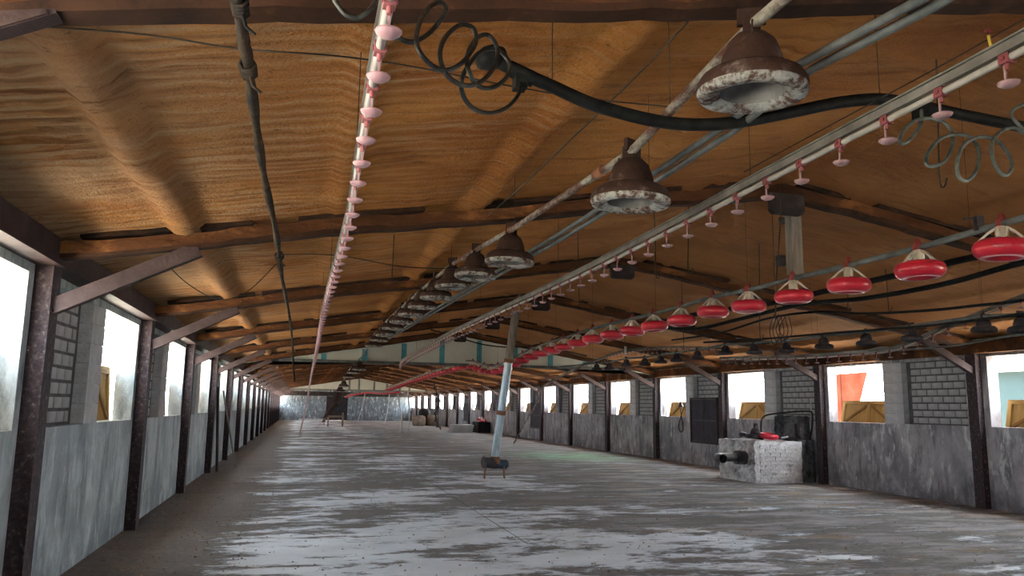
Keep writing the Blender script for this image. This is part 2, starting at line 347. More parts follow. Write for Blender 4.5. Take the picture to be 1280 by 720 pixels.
PURL = [-0.93, 0.24, 1.40, 2.56, 3.72]; PURL += [2 * RX - x for x in PURL]
def ceiling():
    xs = np.arange(WL - 0.25, WR + 0.26, 0.07)
    ys = np.concatenate([np.arange(YB - 0.3, 1.6, 0.5), np.arange(1.6, 9.0, 0.028), np.arange(9.0, 20, 0.1), np.arange(20, YE + 0.5, 0.4)])
    X, Y = np.meshgrid(xs, ys)
    Z = 2.84 + SL * (RX - np.abs(X - RX)) + 0.19
    Z -= 0.09 * np.exp(-((np.abs(X - RX)) / 0.12) ** 2)
    wob = 0.016 * (vnoise(Y * 1.6, Y * 0 + 3) - 0.5)
    pm_ = np.ones_like(X)
    for i, p in enumerate(PURL):
        amp = 0.078 if i % 5 in (0, 2) else 0.035
        Z -= amp * np.exp(-((X - p - wob) / 0.09) ** 6) * (0.9 + 0.2 * vnoise(X * 6, Y * 5)); pm_ *= 1 - 0.9 * np.exp(-((X - p) / 0.14) ** 4)
    Z -= 0.045 * (vnoise(X * 1.4, Y * 1.9) - 0.5) + 0.02 * (vnoise(X * 5 + 9, Y * 7) - 0.5)
    # spray passes leave ripples running across the barn
    ph = Y * 2 * np.pi / 0.115 + 4.0 * vnoise(X * 0.7, Y * 0.9) + 1.6 * vnoise(X * 2.6, Y * 2)
    msk = np.clip((vnoise(X * 0.85 + 40, Y * 0.6 + 7) - 0.25) * 2.2, 0.08, 1) * np.clip((1.9 - X) / 1.2, 0.25, 1)
    Z -= 0.020 * msk * pm_ * (np.abs(np.sin(ph / 2)) ** 1.6)
    P = np.stack([X, Y, Z], -1).reshape(-1, 3).tolist()
    mb = MB(); mb.grid(P, len(xs), len(ys), True, True)
    # roof sheet above
    for a, b_ in ((WL - 0.6, RX), (RX, WR + 0.6)):
        z0, z1 = ceil_z(a) + 0.2, ceil_z(b_) + 0.2
        mb._add([(a, YB - 0.4, z0), (b_, YB - 0.4, z1), (b_, YE + 0.4, z1), (a, YE + 0.4, z0)], [(0, 1, 2, 3)])
    return struct('ceiling', mb, M_foam, 'sloping ceiling of rippled orange-brown sprayed foam')
ceiling()

# ------------------------------------------------------------------ side walls
W_OPEN = (2.18, 3.80); W_REC = (0.25, 1.68)
BL, BH = 0.242, 0.1175
brick_v = []
for i in range(5):
    mb = MB(); j = lambda: random.uniform(-0.003, 0.003)
    mb.box((0.0, 0.010, 0.006), (0.05 + j(), BL - 0.012 + j(), BH - 0.016 + j())); brick_v.append(mb.mesh('brick', M_brick))
half_v = MB().box((0, 0.006, 0.006), (0.05, BL / 2 - 0.012, BH - 0.016)).mesh('brick', M_brick)
block_v = []
for i in range(3):
    mb = MB(); j = lambda: random.uniform(-0.008, 0.008)
    mb.box((0, 0.004, 0.004), (WT + j() * 0.5, 0.494 + j() * 0.5, 0.1835 + j() * 0.2)); block_v.append(mb.mesh('block', M_block))

def side_wall(side):
    s = -1 if side == 'left' else 1
    xi = WL if s < 0 else WR; xo = xi + s * WT
    x0, x1 = min(xi, xo), max(xi, xo)
    m_ = M_wallL if s < 0 else M_wallR
    mb = MB()
    mb.box((x0, YB, -0.12), (x1, YE, SILL)); mb.box((x0, YB, HEAD), (x1, YE, 2.84))
    fine = (0, 1, 2) if s < 0 else (1, 2, 3)
    blocks = (-1, 0, 1, 2, 3) if s < 0 else (0, 1, 2, 3, 4, 5)
    ycur = YB
    mort = MB(); stuff = MB()
    for k in range(-7, KMAX + 1):
        y = FY0 + BAY * k
        a0, a1, b0, b1 = y + W_REC[0], y + W_REC[1], y + W_OPEN[0], y + W_OPEN[1]
        if a0 > ycur: mb.box((x0, ycur, SILL), (x1, min(a0, YE), HEAD))
        elif ycur == YB: a0 = YB
        if a0 >= YE: break
        if k not in blocks: mb.box((x0, a1, SILL), (x1, min(b0, YE), HEAD))
        else: mb.box((x0 + 0.012, a1 + 0.012, SILL), (x1 - 0.012, b0 - 0.012, HEAD))
        ycur = b1
        # bricked-up opening: mortar bed recessed, bricks proud of it
        mx = xi + s * 0.115
        mort.box((min(mx, xo - s * 0.01), a0, SILL), (max(mx, xo - s * 0.01), a1, HEAD))
    if ycur < YE: mb.box((x0, ycur, SILL), (x1, YE, HEAD))
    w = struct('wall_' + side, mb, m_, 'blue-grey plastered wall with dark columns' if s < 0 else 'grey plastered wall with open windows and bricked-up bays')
    mort.build('mortar_bed', M_brickgap, w)
    for k in range(KMIN, KMAX + 1):
        y = fy(k); a0, a1 = y + W_REC[0], y + W_REC[1]
        xb = (xi + s * 0.115 - 0.006) if s > 0 else (xi + s * 0.115 - 0.044)
        for r in range(9):
            z = SILL + 0.02 + r * (BH + 0.006); yy = a0 + 0.01 - (BL / 2 if r % 2 else 0)
            while yy < a1 - 0.03:
                hb = None; ys = yy
                if yy < a0: ys = yy + BL / 2; hb = True
                elif yy + BL > a1: hb = True
                if not (hb and ys + BL / 2 > a1):
                    jx = random.uniform(-0.004, 0.004)
                    if k in fine: link('brick', half_v if hb else random.choice(brick_v), w, (xb + jx, ys, z))
                    else: stuff.box((xb + jx, ys + 0.010, z + 0.006), (xb + jx + 0.05, ys + (BL / 2 if hb else BL) - 0.012, z + BH - 0.014))
                yy += BL
        if k in blocks:
            for r in range(6):
                link('block', random.choice(block_v), w, (x0 + (0.0 if s < 0 else 0.0), y + W_REC[1] + 0.002, SILL + r * 0.1883))
    tag(stuff.build('far_bricks', M_brick, w), kind='stuff')
    return w
side_wall('left'); side_wall('right')
struct('trim_1', MB().box((WL - 0.02, YB, 2.50), (COLX_L + 0.02, YE, 2.70)).box((WL - 0.02, YB, 2.49), (COLX_L + 0.05, YE, 2.505)), M_brace, 'dark steel eave beam along the left wall')
struct('trim_2', MB().box((COLX_R - 0.02, YB, 2.47), (WR + 0.02, YE, 2.68)), M_rafter, 'brown eave beam along the right wall')

# end walls
def gable(mb, y0, y1, zb, x0=WL - WT, x1=WR + WT, drop=0.10):
    z = lambda x: ceil_z(x) - drop
    for a, b_ in ((x0, RX), (RX, x1)):
        P = [(a, y0, zb), (b_, y0, zb), (b_, y0, z(b_)), (a, y0, z(a)), (a, y1, zb), (b_, y1, zb), (b_, y1, z(b_)), (a, y1, z(a))]
        mb._add(P, [(0,1,2,3),(5,4,7,6),(4,0,3,7),(1,5,6,2),(3,2,6,7),(4,5,1,0)])
    return mb
DX0, DX1, DH = 2.42, 4.45, 2.30
mb = MB(); mb.box((WL - WT, YE, -0.12), (DX0, YE + 0.25, DH)); mb.box((DX1, YE, -0.12), (WR + WT, YE + 0.25, DH)); gable(mb, YE, YE + 0.25, DH, drop=-0.05)
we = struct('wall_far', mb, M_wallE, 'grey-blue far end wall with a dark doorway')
mb = MB(); mb.box((WL - WT, YB - 0.25, -0.12), (WR + WT, YB, 2.5)); gable(mb, YB - 0.25, YB, 2.5, drop=-0.05)
struct('wall_near', mb, M_wallR, 'plain end wall behind the viewer')
MB().box((WL, YE - 0.03, 2.32), (WR, YE, 2.72)).build('shadow_band', M_doorvoid, we)  # dark strip standing for the shadow band high on the end wall
for i in range(7):
    x = DX0 + 0.02 + i * (DX1 - DX0 - 0.04) / 7; MBb = MB().box((x + 0.004, YE + 0.06, 0), (x + (DX1 - DX0 - 0.04) / 7 - 0.004, YE + 0.1 + 0.006 * (i % 2), DH - 0.02))
    if i == 0:
        door = struct('door_1', MB().box((DX0, YE + 0.1, 0), (DX1, YE + 0.14, DH)), M_doorvoid, 'dark plank door in the far end wall')
    MBb.build('plank', M_doorvoid, door)

# gable headers hung across the barn
def header(name, y, zb, strips, ms, label):
    mb = gable(MB(), y, y + 0.06, zb, x0=COLX_L, x1=COLX_R, drop=0.19)
    w = struct(name, mb, M_panel, label)
    MB().box((COLX_L, y - 0.05, zb - 0.05), (COLX_R, y, zb + 0.03)).build('bottom_rail', M_greypipe if ms is M_blue else M_darkstrip, w)
    for x in strips:
        MB().box((x - 0.075, y - 0.022, zb + 0.03), (x + 0.075, y, ceil_z(x) - 0.21)).build('strip', ms, w)
    return w
HY = fy(4) + 0.16
st = [atY(x, 440, HY).x for x in (351, 405, 456, 505, 552.5, 599, 644, 688, 731, 773, 814)]
header('wall_middle', HY, 2.72, st, M_blue, 'pale gable panel with blue strips hung across the barn')
st2 = [atY(x, 478, fy(14) + 0.16).x for x in (437, 449, 468, 484, 500, 512)]
header('wall_back_header', fy(14) + 0.16, 2.66, st2, M_darkstrip, 'far pale gable panel with grey strips')

# ------------------------------------------------------------------ steel frames
def frame(k):
    y = fy(k)
    where = {-1: 'nearest the viewer, its rafter along the top edge', 0: 'second from the viewer, with a grey wooden post at its ridge'}
    lab = 'dark steel portal frame ' + where.get(k, '%s from the viewer' % ORD[k + 1])
    t = thing('portal_frame', lab, 'frame', (0, y, 0), 'steel portal frames down the barn')
    for s, xc, xw in ((-1, COLX_L, WL), (1, COLX_R, WR)):
        mb = MB(); xa = xw - s * 0.0
        # channel column: web against the camera, flanges on both sides
        xf = xc + s * 0.014
        mb.box((min(xf, xw), -0.08, 0), (max(xf, xw), 0.08, 2.50))
        mb.box((min(xc, xf), -0.1, 0), (max(xc, xf), 0.1, 2.50))
        mb.build('column', M_steel, t)
        # knee brace
        zc = 2.19; xr = xc - s * 0.98
        mb = MB(); zk = 0.07 if k == -1 else 0.0
        mb.beam((xc, -0.02, zc + zk), (xr, -0.02, rafter_z(xr) - 0.02 + zk), 0.07, 0.115)
        mb.beam((xc, -0.05, zc - 0.055 + zk), (xr, -0.05, rafter_z(xr) - 0.075 + zk), 0.03, 0.012)
        mb.build('knee_brace', M_brace, t)
        # rafter: foam-crusted bar of uneven depth
        n = 46; P = []; xs = [xc + (RX - xc) * i / (n - 1) for i in range(n)]
        rs = random.Random(k * 7 + s)
        ph = rs.uniform(0, 9)
        for x in xs:
            z = rafter_z(x); jj = 0.014 * math.sin(x * 2.3 + ph) + rs.uniform(-0.010, 0.010)
            w = 0.072 + 0.007 * math.sin(x * 3.1 + ph)
            P.append([(x, -w, z + 0.03 + jj), (x, -w * 0.75, z + jj * 0.6), (x, w * 0.75, z + jj * 0.6), (x, w, z + 0.03 + jj), (x, w, z + 0.125), (x, -w, z + 0.125 + jj)])
        mb = MB()
        V = [p for r_ in P for p in r_]
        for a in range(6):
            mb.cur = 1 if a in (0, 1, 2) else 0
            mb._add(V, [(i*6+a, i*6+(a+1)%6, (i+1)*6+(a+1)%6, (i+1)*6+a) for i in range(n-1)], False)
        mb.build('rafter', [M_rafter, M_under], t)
        # dark strips standing in for the shaded gap above the rafter
        mb = MB(); x = 0.15
        span = abs(RX - xc)
        while x < span - 0.3:
            ln = rs.uniform(0.5, 2.2); xa_ = xc - s * x; xb_ = xc - s * min(x + ln, span - 0.1)
            mb.beam((xa_, 0, rafter_z(xa_) + 0.155), (xb_, 0, rafter_z(xb_) + 0.155), 0.178 + rs.uniform(0, 0.02), 0.035)
            x += ln + rs.uniform(0.05, 0.5)
        mb.build('gap_shade', M_gap, t)
    # ridge plate
    mb = MB(); a, b_, z0, z1, c = RX - 0.19, RX + 0.17, 3.36, 3.56, 0.035
    pr = [(a, z1), (a, z0 + c), (a + c, z0), (b_ - c, z0), (b_, z0 + c), (b_, z1)]
    V = [(x, yy, z) for yy in (-0.13, -0.06) for x, z in pr]
    mb._add(V, [tuple(range(6)), tuple(range(11, 5, -1))] + [(i, i + 6, (i + 1) % 6 + 6, (i + 1) % 6) for i in range(6)])
    if -1 < k < 8: mb.build('ridge_plate', M_ridge, t)
    if k == 0:
        MB().box((4.50, -0.04, 2.80), (4.61, 0.07, 3.58)).box((4.495, -0.045, 3.0), (4.53, 0.0, 3.58)).build('post', M_oldwood, t)['label'] = 'grey weathered wooden post'
    return t
for k in range(KMIN, KMAX + 1): frame(k)

# ------------------------------------------------------------------ window shutters
sh_w = W_OPEN[1] - W_OPEN[0] - 0.06
def shutter_meshes():
    out = []; n = 7; w = sh_w / n
    H = 0.72
    for i in range(n):
        out.append(('plank', MB().box((0.0, i * w + 0.003, 0), (0.02, (i + 1) * w - 0.003, H - 0.004 * (i % 2))).mesh('plank', M_pine)))
    for z in (0.02, H - 0.09): out.append(('rail', MB().box((-0.025, 0, z), (0, sh_w, z + 0.085)).mesh('rail', M_pine)))
    for yy in (0.0, sh_w / 2 - 0.04, sh_w - 0.08): out.append(('stile', MB().box((-0.024, yy, 0.105), (0, yy + 0.08, H - 0.09)).mesh('stile', M_pine)))
    for a, b_ in ((0.1, sh_w / 2 - 0.05), (sh_w - 0.1, sh_w / 2 + 0.05)):
        out.append(('brace', MB().beam((-0.012, a, 0.13), (-0.012, b_, H - 0.12), 0.055, 0.024, up=(1, 0, 0)).mesh('brace', M_pinedark)))
    return out
SHM = shutter_meshes()
def shutter(s, k, tilt, label, zs=1.0):
    xo = (WL - WT - 0.03) if s < 0 else (WR + WT + 0.03)
    t = thing('window_shutter', label, 'shutter', (xo, fy(k) + W_OPEN[0] + 0.03, SILL - 0.10), 'yellow pine shutters outside the window openings')
    if s < 0: t.rotation_euler = (0, -tilt, math.pi); t.location.y += sh_w
    else: t.rotation_euler = (0, tilt, 0)
    if s < 0: t.rotation_euler = Euler((0, tilt, math.pi))
    t.scale.z = zs
    for nm, me in SHM: link(nm, me, t)
for k in range(-1, 11): shutter(-1, k, math.radians(4), 'yellow pine shutter outside the %s left-hand window' % ORD[k + 1])
for k in range(0, 13): shutter(1, k, math.radians(13), 'yellow pine shutter outside the %s right-hand window' % ORD[k], 0.76)

# ------------------------------------------------------------------ curves helpers
def smooth(pts, n=8):
    pts = [Vector(p) for p in pts]; out = []
    for i in range(len(pts) - 1):
        p0 = pts[max(i - 1, 0)]; p1 = pts[i]; p2 = pts[i + 1]; p3 = pts[min(i + 2, len(pts) - 1)]
        for k in range(n):
            t = k / n
            out.append(0.5 * ((2*p1) + (p2-p0)*t + (2*p0-5*p1+4*p2-p3)*t*t + (3*p1-p0-3*p2+p3)*t*t*t))
    out.append(pts[-1]); return out
def along(path, step, start=0.0):
    out = []; dist = -start
    for a, b_ in zip(path, path[1:]):
        L = (b_ - a).length
        while dist <= L:
            if dist >= 0: out.append(a + (b_ - a) * (dist / L))
            dist += step
        dist -= L
    return out
def hangers(t, path, every, r=0.004, off=0.0):
    for p in along(path, every, every * 0.4):
        if abs((p.y - FY0 + 2) % BAY - 2) < 0.14: p = p + Vector((0, 0.3, 0))
        if -1.5 < p.x < 10.3 and p.z > 1.9:
            MB().tube([(p.x, p.y, p.z), (p.x, p.y, ceil_z(p.x) - 0.02)], 0.002, 4, False).build('hanger', M_wire, t)

# ------------------------------------------------------------------ nipple drinker lines
sad = MB().box((-0.0145, -0.018, -0.0155), (0.0145, 0.018, 0.0155)).tube([(0, 0, -0.015), (0, 0, -0.034)], 0.007, 8).box((-0.019, -0.006, -0.005), (0.019, 0.006, 0.005)).mesh('nipple', M_pinkred)
cup = MB().lathe([(0.0, -0.090), (0.018, -0.089), (0.029, -0.081), (0.032, -0.075), (0.029, -0.076), (0.016, -0.083), (0.0, -0.085)], 14).box((-0.003, 0.006, -0.087), (0.003, 0.011, -0.016)).mesh('drip_cup', M_pink)
dpipe = mat('shaded_white_pipe', [(0.35, (0.20, 0.19, 0.175)), (0.65, (0.34, 0.325, 0.30))], 7, 6, 0.55)  # darker copies for the right-hand lines, their dimmer light put into the colour
drail = mat('shaded_rail', [(0.35, (0.085, 0.080, 0.072)), (0.65, (0.17, 0.16, 0.145))], 5, 6, 0.6)
sad2 = sad.copy(); sad2.materials[0] = mat('shaded_red_saddle', [(0.35, (0.13, 0.032, 0.038)), (0.65, (0.21, 0.06, 0.066))], 6, 4, 0.55)
cup2 = cup.copy(); cup2.materials[0] = mat('shaded_pink_cup', [(0.35, (0.20, 0.115, 0.125)), (0.65, (0.30, 0.19, 0.20))], 6, 4, 0.55)
def drinker(label, path, step, start, stop=None, rail=True, m_pipe=None, scale=1.0, hang=3.0, shaded=False):
    t = thing('drinker_line', label, 'drinker line', (0, 0, 0), 'nipple drinker lines')
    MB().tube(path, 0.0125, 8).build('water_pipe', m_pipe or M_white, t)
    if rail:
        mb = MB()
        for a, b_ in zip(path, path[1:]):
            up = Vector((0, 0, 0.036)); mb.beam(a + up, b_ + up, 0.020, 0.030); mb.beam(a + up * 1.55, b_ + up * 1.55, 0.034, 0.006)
        mb.build('rail', drail if shaded else M_alu, t)
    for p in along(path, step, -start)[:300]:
        s_ = link('nipple', sad2 if shaded else sad, t, p, None, (scale,) * 3); c_ = link('drip_cup', cup2 if shaded else cup, s_)
    hangers(t, path, hang, 0.003)
    return t
# left line
pl = smooth([(0.15, -1.5, 2.42), (0.15, 1.7, 2.42), (0.17, 3.0, 2.42), (0.187, 4.2, 2.415), (0.175, 7.7, 2.43), (0.21, 13, 2.43), (0.235, 16.9, 2.42), (0.22, 20, 2.2), (0.18, 26, 1.45), (0.1, 33, 0.68), (0.02, 39, 0.03)], 6)
drinker('white drinker line with pink cups hanging left of centre', pl, 0.253, -0.1)
# right-of-centre line
cz = 2.585
pr_ = [atX(x, y, 2.02) for x, y in ((1420, -22), (1279, 63), (1000, 205), (800, 308))]
pr_ += [atX(x, y, 2.05) for x, y in ((700, 357), (600, 402), (553, 424))] + [Vector((2.2, 17.5, 2.50)), atY(500, 458, 19.6)]
drinker('white drinker line on aluminium rail sloping across the upper right', smooth(pr_, 6), 0.255, -0.12, m_pipe=dpipe, shaded=True)
# two lines by the right wall
p3 = smooth([atX(x, y, 7.5) for x, y in ((1420, 322), (1280, 374), (1180, 413), (1118, 438), (1060, 444), (1000, 448), (940, 449), (900, 450))], 6)
drinker('dull drinker line sagging above the right-hand windows', p3, 0.255, 0, m_pipe=dpipe, shaded=True)
e = atZ(642, 555, 0.02)
p4 = smooth([atX(905, 438, 7.2), atX(880, 437, 7.2), atX(840, 436, 7.2), atX(800, 438, 7.3), atX(770, 443, 7.4), atX(720, 462, 7.7), Vector((7.8, 25.5, 2.08)), (e + Vector((0.35, -2.2, 1.75))), e], 6)
drinker('dull drinker line drooping to the floor beyond the galvanised tube', p4, 0.255, 0, m_pipe=dpipe, shaded=True)

# ------------------------------------------------------------------ rusty bell feeder line
def bell_meshes(hood_m, rim_m):
    return [('hood', MB().lathe([(0.0, 0.235), (0.018, 0.235), (0.026, 0.225), (0.028, 0.205)], 16).lathe([(0.028, 0.206), (0.055, 0.200), (0.085, 0.170), (0.105, 0.115), (0.112, 0.075), (0.113, 0.068)], 24).lathe([(0.113, 0.070), (0.150, 0.062), (0.176, 0.046), (0.190, 0.022), (0.193, 0.004), (0.190, -0.006)], 28).mesh('hood', hood_m)),
            ('rim', MB().lathe([(0.1905, 0.000), (0.1925, -0.012), (0.186, -0.026), (0.170, -0.032), (0.150, -0.030), (0.125, -0.022), (0.112, -0.012)], 28).mesh('rim', rim_m)),
            ('bowl', MB().lathe([(0.113, -0.012), (0.110, 0.03), (0.098, 0.09), (0.075, 0.15), (0.04, 0.185), (0.0, 0.19)], 24).mesh('bowl', hood_m if rim_m is hood_m else M_bowl)),
            ('clamp', MB().box((-0.034, -0.03, 0.205), (0.034, 0.03, 0.268)).box((-0.012, -0.05, 0.24), (0.012, 0.05, 0.30)).tube([(0.05, 0, 0.20), (0.075, 0, 0.225), (0.085, 0, 0.15)], 0.004, 5).mesh('clamp', hood_m))]
BELL = bell_meshes(M_bell, M_rim); DBELL = bell_meshes(M_darkbell, M_darkbell)
bx = [(940, 112), (788, 250), (637, 326), (594, 344), (566, 357), (545, 371), (528, 383), (514, 393), (502, 402), (491, 410), (482, 418), (474, 425), (467, 432)]
bells = []
XB = 1.49
for i, (x, y) in enumerate(bx):
    if i < 6: p = atX(x, y, XB)
    else: p = atX(x, y, XB - 0.0)
    bells.append(p)
ends = [Vector((1.55, p_, z_)) for p_, z_ in ((22.5, 2.5), (25, 2.5), (27.5, 2.45), (30.5, 2.2), (33, 2.05))]
def bell(mset, p, label, group, yawr=0.0, tilt=(0, 0), scale=1.0):
    t = thing('bell_feeder', label, 'bell feeder', p, group); t.rotation_euler = (tilt[0], tilt[1], yawr); t.scale = (scale,) * 3
    for nm, me in mset: link(nm, me, t)
    return t
for i, p in enumerate(bells):
    lab = 'rusty bell-shaped feeder with peeling white rim, %s from the viewer on its pipe' % ORD[i]
    bell(BELL, p, lab, 'rusty bell feeders on the peeling pipe', random.uniform(0, 6), (random.uniform(-0.04, 0.04), random.uniform(-0.05, 0.05)), 1.0)
for i, p in enumerate(ends): bell(BELL, p, 'far rusty bell feeder, %s along the sagging end of the peeling pipe' % ORD[i], 'far rusty bell feeders', i)
pp = [Vector((1.47, -1.2, bells[0].z + 0.235)), Vector((1.48, 1.0, bells[0].z + 0.235))] + [p + Vector((0, 0, 0.235)) for p in bells] + [p + Vector((0, 0, 0.235)) for p in ends]
t = thing('feed_pipe', 'peeling rusty pipe carrying the row of bell feeders', 'feed pipe')
MB().tube(pp, 0.022, 10).build('pipe', M_pipe, t); hangers(t, pp, 2.6, 0.004)
for p in along(pp, 1.9, 0.7)[:9]:
    MB().lathe([(0.0225, -0.05), (0.030, -0.05), (0.030, 0.05), (0.0225, 0.05)], 10, (0, 0, 0), Matrix.Rotation(math.pi / 2, 4, 'X')).build('coupling', M_rustiron, t, p)
# dangling feed chain at the far end
q0, q1 = ends[-1] + Vector((0, 0, 0.2)), atZ(405, 531, 0.02)
ch = smooth([q0, Vector((1.7, 38, 2.2)), Vector((1.85, 44, 1.7)), q1 + Vector((0, -1.5, 0.7)), q1], 6)
t = thing('fallen_feed_chain', 'rusty feed pipe end sagging down to the floor at the far end', 'feed pipe')
MB().tube(ch, 0.025, 6).build('pipe', M_bell, t)
for p in along(ch, 1.7, 0.2): link('bell', BELL[0][1], t, p - Vector((0, 0, 0.2)))
# twin conduit beside it
t = thing('conduit_pair', 'pair of thin grey conduits beside the bell feeder pipe', 'conduit')
for dx, dz in ((0, 0), (0.055, -0.012)):
    P = [Vector((1.80 + dx, -1, 2.80 + dz))] + [atX(x, y, 1.80) + Vector((dx, 0, dz)) for x, y in ((1150, 0), (1000, 80), (905, 158), (820, 215), (700, 292), (600, 352), (480, 425))]
    for v in P: v.x = 1.80 + dx
    MB().tube(P, 0.017, 7).build('conduit', M_greypipe, t)
hangers(t, P, 3.1)

# ------------------------------------------------------------------ red pan feeder line
pan_m = MB().lathe([(0.0, -0.030), (0.075, -0.032), (0.085, -0.048), (0.11, -0.056), (0.14, -0.050), (0.162, -0.028), (0.170, -0.002), (0.168, 0.022), (0.155, 0.044), (0.128, 0.060), (0.122, 0.056), (0.134, 0.028), (0.10, -0.01), (0.05, 0.0), (0, 0.01)], 28).mesh('pan', M_red)
ring_m = MB().lathe([(0.098, -0.058), (0.120, -0.0585), (0.122, -0.053), (0.098, -0.0525)], 28).mesh('wear_ring', M_pink)
legs = []
for i in range(4):
    a = 2 * math.pi * i / 4 + 0.3
    mb = MB(); c, s_ = math.cos(a), math.sin(a)
    mb.beam((0.026*c, 0.026*s_, 0.142), (0.070*c, 0.070*s_, 0.112), 0.036, 0.014); mb.beam((0.068*c, 0.068*s_, 0.115), (0.135*c, 0.135*s_, 0.050), 0.028, 0.012)
    legs.append(mb.mesh('spoke', M_cream))
hub_m = MB().lathe([(0.0, 0.150), (0.034, 0.150), (0.040, 0.144), (0.036, 0.060), (0.042, 0.03), (0.042, 0.005)], 18).mesh('hub', M_cream)
cap_m = MB().lathe([(0.036, 0.146), (0.034, 0.18), (0.026, 0.195), (0.018, 0.225), (0.010, 0.236), (0.0, 0.238)], 14).box((-0.026, -0.03, 0.148), (0.026, 0.03, 0.19)).mesh('cap', M_redcap)
XR = 4.24
px_near = [(1370, 285), (1253, 312), (1150, 338), (1061, 357), (992, 371), (936, 383), (891, 390), (852, 401), (818, 408), (790, 414), (765, 419), (741, 424), (722, 429), (705, 434), (690, 438), (676, 442), (664, 446)]
XT = 4.66
pans = [atX(x, y, XR + (XT - XR) * max(0, i - 10) / 6) for i, (x, y) in enumerate(px_near)]
tp = [pans[-1]] + [atX(x, y, XT) for x, y in ((650, 452), (640, 457), (629, 462), (615, 466), (603, 463), (585, 458), (565, 463), (545, 468), (525, 474), (505, 481), (484, 488))]
tailp = smooth(tp, 5); tail_pts = along(tailp, 0.74, -0.7)[:45]
def pan(p, label, group, full=True):
    t = thing('feed_pan', label, 'feed pan', p, group)
    t.rotation_euler = (random.uniform(-0.05, 0.05), random.uniform(-0.05, 0.05), random.uniform(0, 6))
    link('pan', pan_m, t); h_ = link('hub', hub_m, t); link('cap', cap_m, t)
    for me in legs: link('spoke', me, t)
    if full: link('wear_ring', ring_m, t)
    return t
for i, p in enumerate(pans):
    if i == 0: continue
    lab = 'red feed pan with cream spokes under grey pipe, %s from the right edge' % ORD[i - 1]
    pan(p, lab, 'red feed pans on the grey pipe')
for i, p in enumerate([p for p in tail_pts if abs(p.y - HY - 0.03) > 0.3]): pan(p, 'small red feed pan, %s along the sagging far stretch of grey pipe' % ORD[i], 'far red feed pans', False)
up = Vector((0, 0, 0.165))
rp = [pans[0] + up + Vector((0, -3, 0))] + [p + up for p in pans] + [p + up for p in tailp[1:]]
t = thing('feed_pipe', 'grey pipe carrying the row of red feed pans', 'feed pipe')
MB().tube(rp, 0.0225, 9).build('pipe', M_greypipe, t); hangers(t, rp, 2.4)
pb = atX(1224, 285, XR) + Vector((0, 0, 0.03))
MB().box((-0.03, -0.015, -0.05), (0.03, 0.015, 0.05)).beam((0, 0, 0.04), (-0.12, 0, 0.02), 0.012, 0.012).build('hanger_clip', M_darkbell, t, pb)
# second red row falling to the far floor
t = thing('feed_line_far', 'bundled red feed pans hanging low beneath the far gable panel', 'feed line')
fp = smooth([atY(500, 488, 52), atY(478, 490, 56), atY(460, 489, 60), atY(440, 492, 62), atY(431, 496, 63)], 4)
MB().tube(fp, 0.06, 6).build('pipe', M_greypipe, t)
for p in along(fp, 0.45, 0.1): link('pan', pan_m, t, p - Vector((0, 0, 0.12)))
# ------------------------------------------------------------------ dark bell line by the right wall
dp = [(1330, 411), (1277, 413), (1230, 413), (1140, 424), (1083, 430), (1030, 434), (983, 439), (943, 441), (907, 442), (872, 448), (846, 451), (826, 453), (806, 456), (783, 457), (762, 461), (746, 462)]
XD = 6.95
dbs = []
y_prev = 5.2
for i, (x, y) in enumerate(dp):
    p = atX(x, y, XD); dbs.append(p)
dbs.sort(key=lambda v: v.y)
for i, p in enumerate(dbs):
    bell(DBELL, p, 'black bell-shaped feeder above the right-hand windows, %s from the right edge' % ORD[i], 'black bell feeders near the right wall', i * 1.3, scale=0.66)
P = [Vector((XD, 2, dbs[0].z + 0.155))] + [p + Vector((0, 0, 0.155)) for p in dbs] + [Vector((XD, dbs[-1].y + 3, dbs[-1].z + 0.2))]
t = thing('feed_pipe', 'thin dark pipe carrying the black bell feeders', 'feed pipe')
MB().tube(P, 0.02, 7).build('pipe', M_greypipe, t); hangers(t, P, 2.9)

# ------------------------------------------------------------------ black hoses on the right
def hose(name, label, cat, pts, r, m_=M_hose, n=8):
    o = MB().tube(smooth(pts, n), r, 9).build(name, m_); return tag(o, label, cat)
hose('water_hose', 'thick black pipe passing behind the red feed pans', 'pipe', [atX(x, y, 5.3) for x, y in ((1400, 283), (1280, 312), (1215, 322), (1130, 342), (1040, 362), (960, 380), (880, 391), (800, 408), (730, 425), (690, 438))], 0.03)
hose('water_hose', 'black pipe sagging lower behind the red feed pans', 'pipe', [atX(x, y, 5.7) for x, y in ((1400, 305), (1280, 328), (1180, 355), (1080, 373), (1000, 381), (920, 400), (870, 411), (820, 410), (770, 413), (700, 436))], 0.026)
hose('water_hose', 'thin dark cable strung across the right-hand slope', 'cable', [atX(x, y, 6.4) for x, y in ((1400, 352), (1280, 375), (1220, 382), (1160, 388), (1080, 392), (1020, 390), (960, 398), (900, 416), (840, 425))], 0.016)
hose('water_hose', 'dark cable running over the black bell feeders', 'cable', [atX(x, y, 6.8) for x, y in ((1400, 372), (1280, 392), (1180, 405), (1100, 412), (1020, 418), (950, 424), (880, 428))], 0.016)
hose('conduit', 'thin rusty conduit above the first right-hand window', 'conduit', [atX(x, y, 8.6) for x, y in ((1400, 402), (1280, 417), (1190, 432), (1130, 437), (1060, 441))], 0.016, M_greypipe)
hose('sagging_cable', 'black cable sagging in front of the blue-striped gable panel', 'cable', [atY(x, y, fy(3) + 0.6) for x, y in ((538, 412), (570, 421), (606, 431), (645, 434), (684, 428), (705, 418))], 0.016)

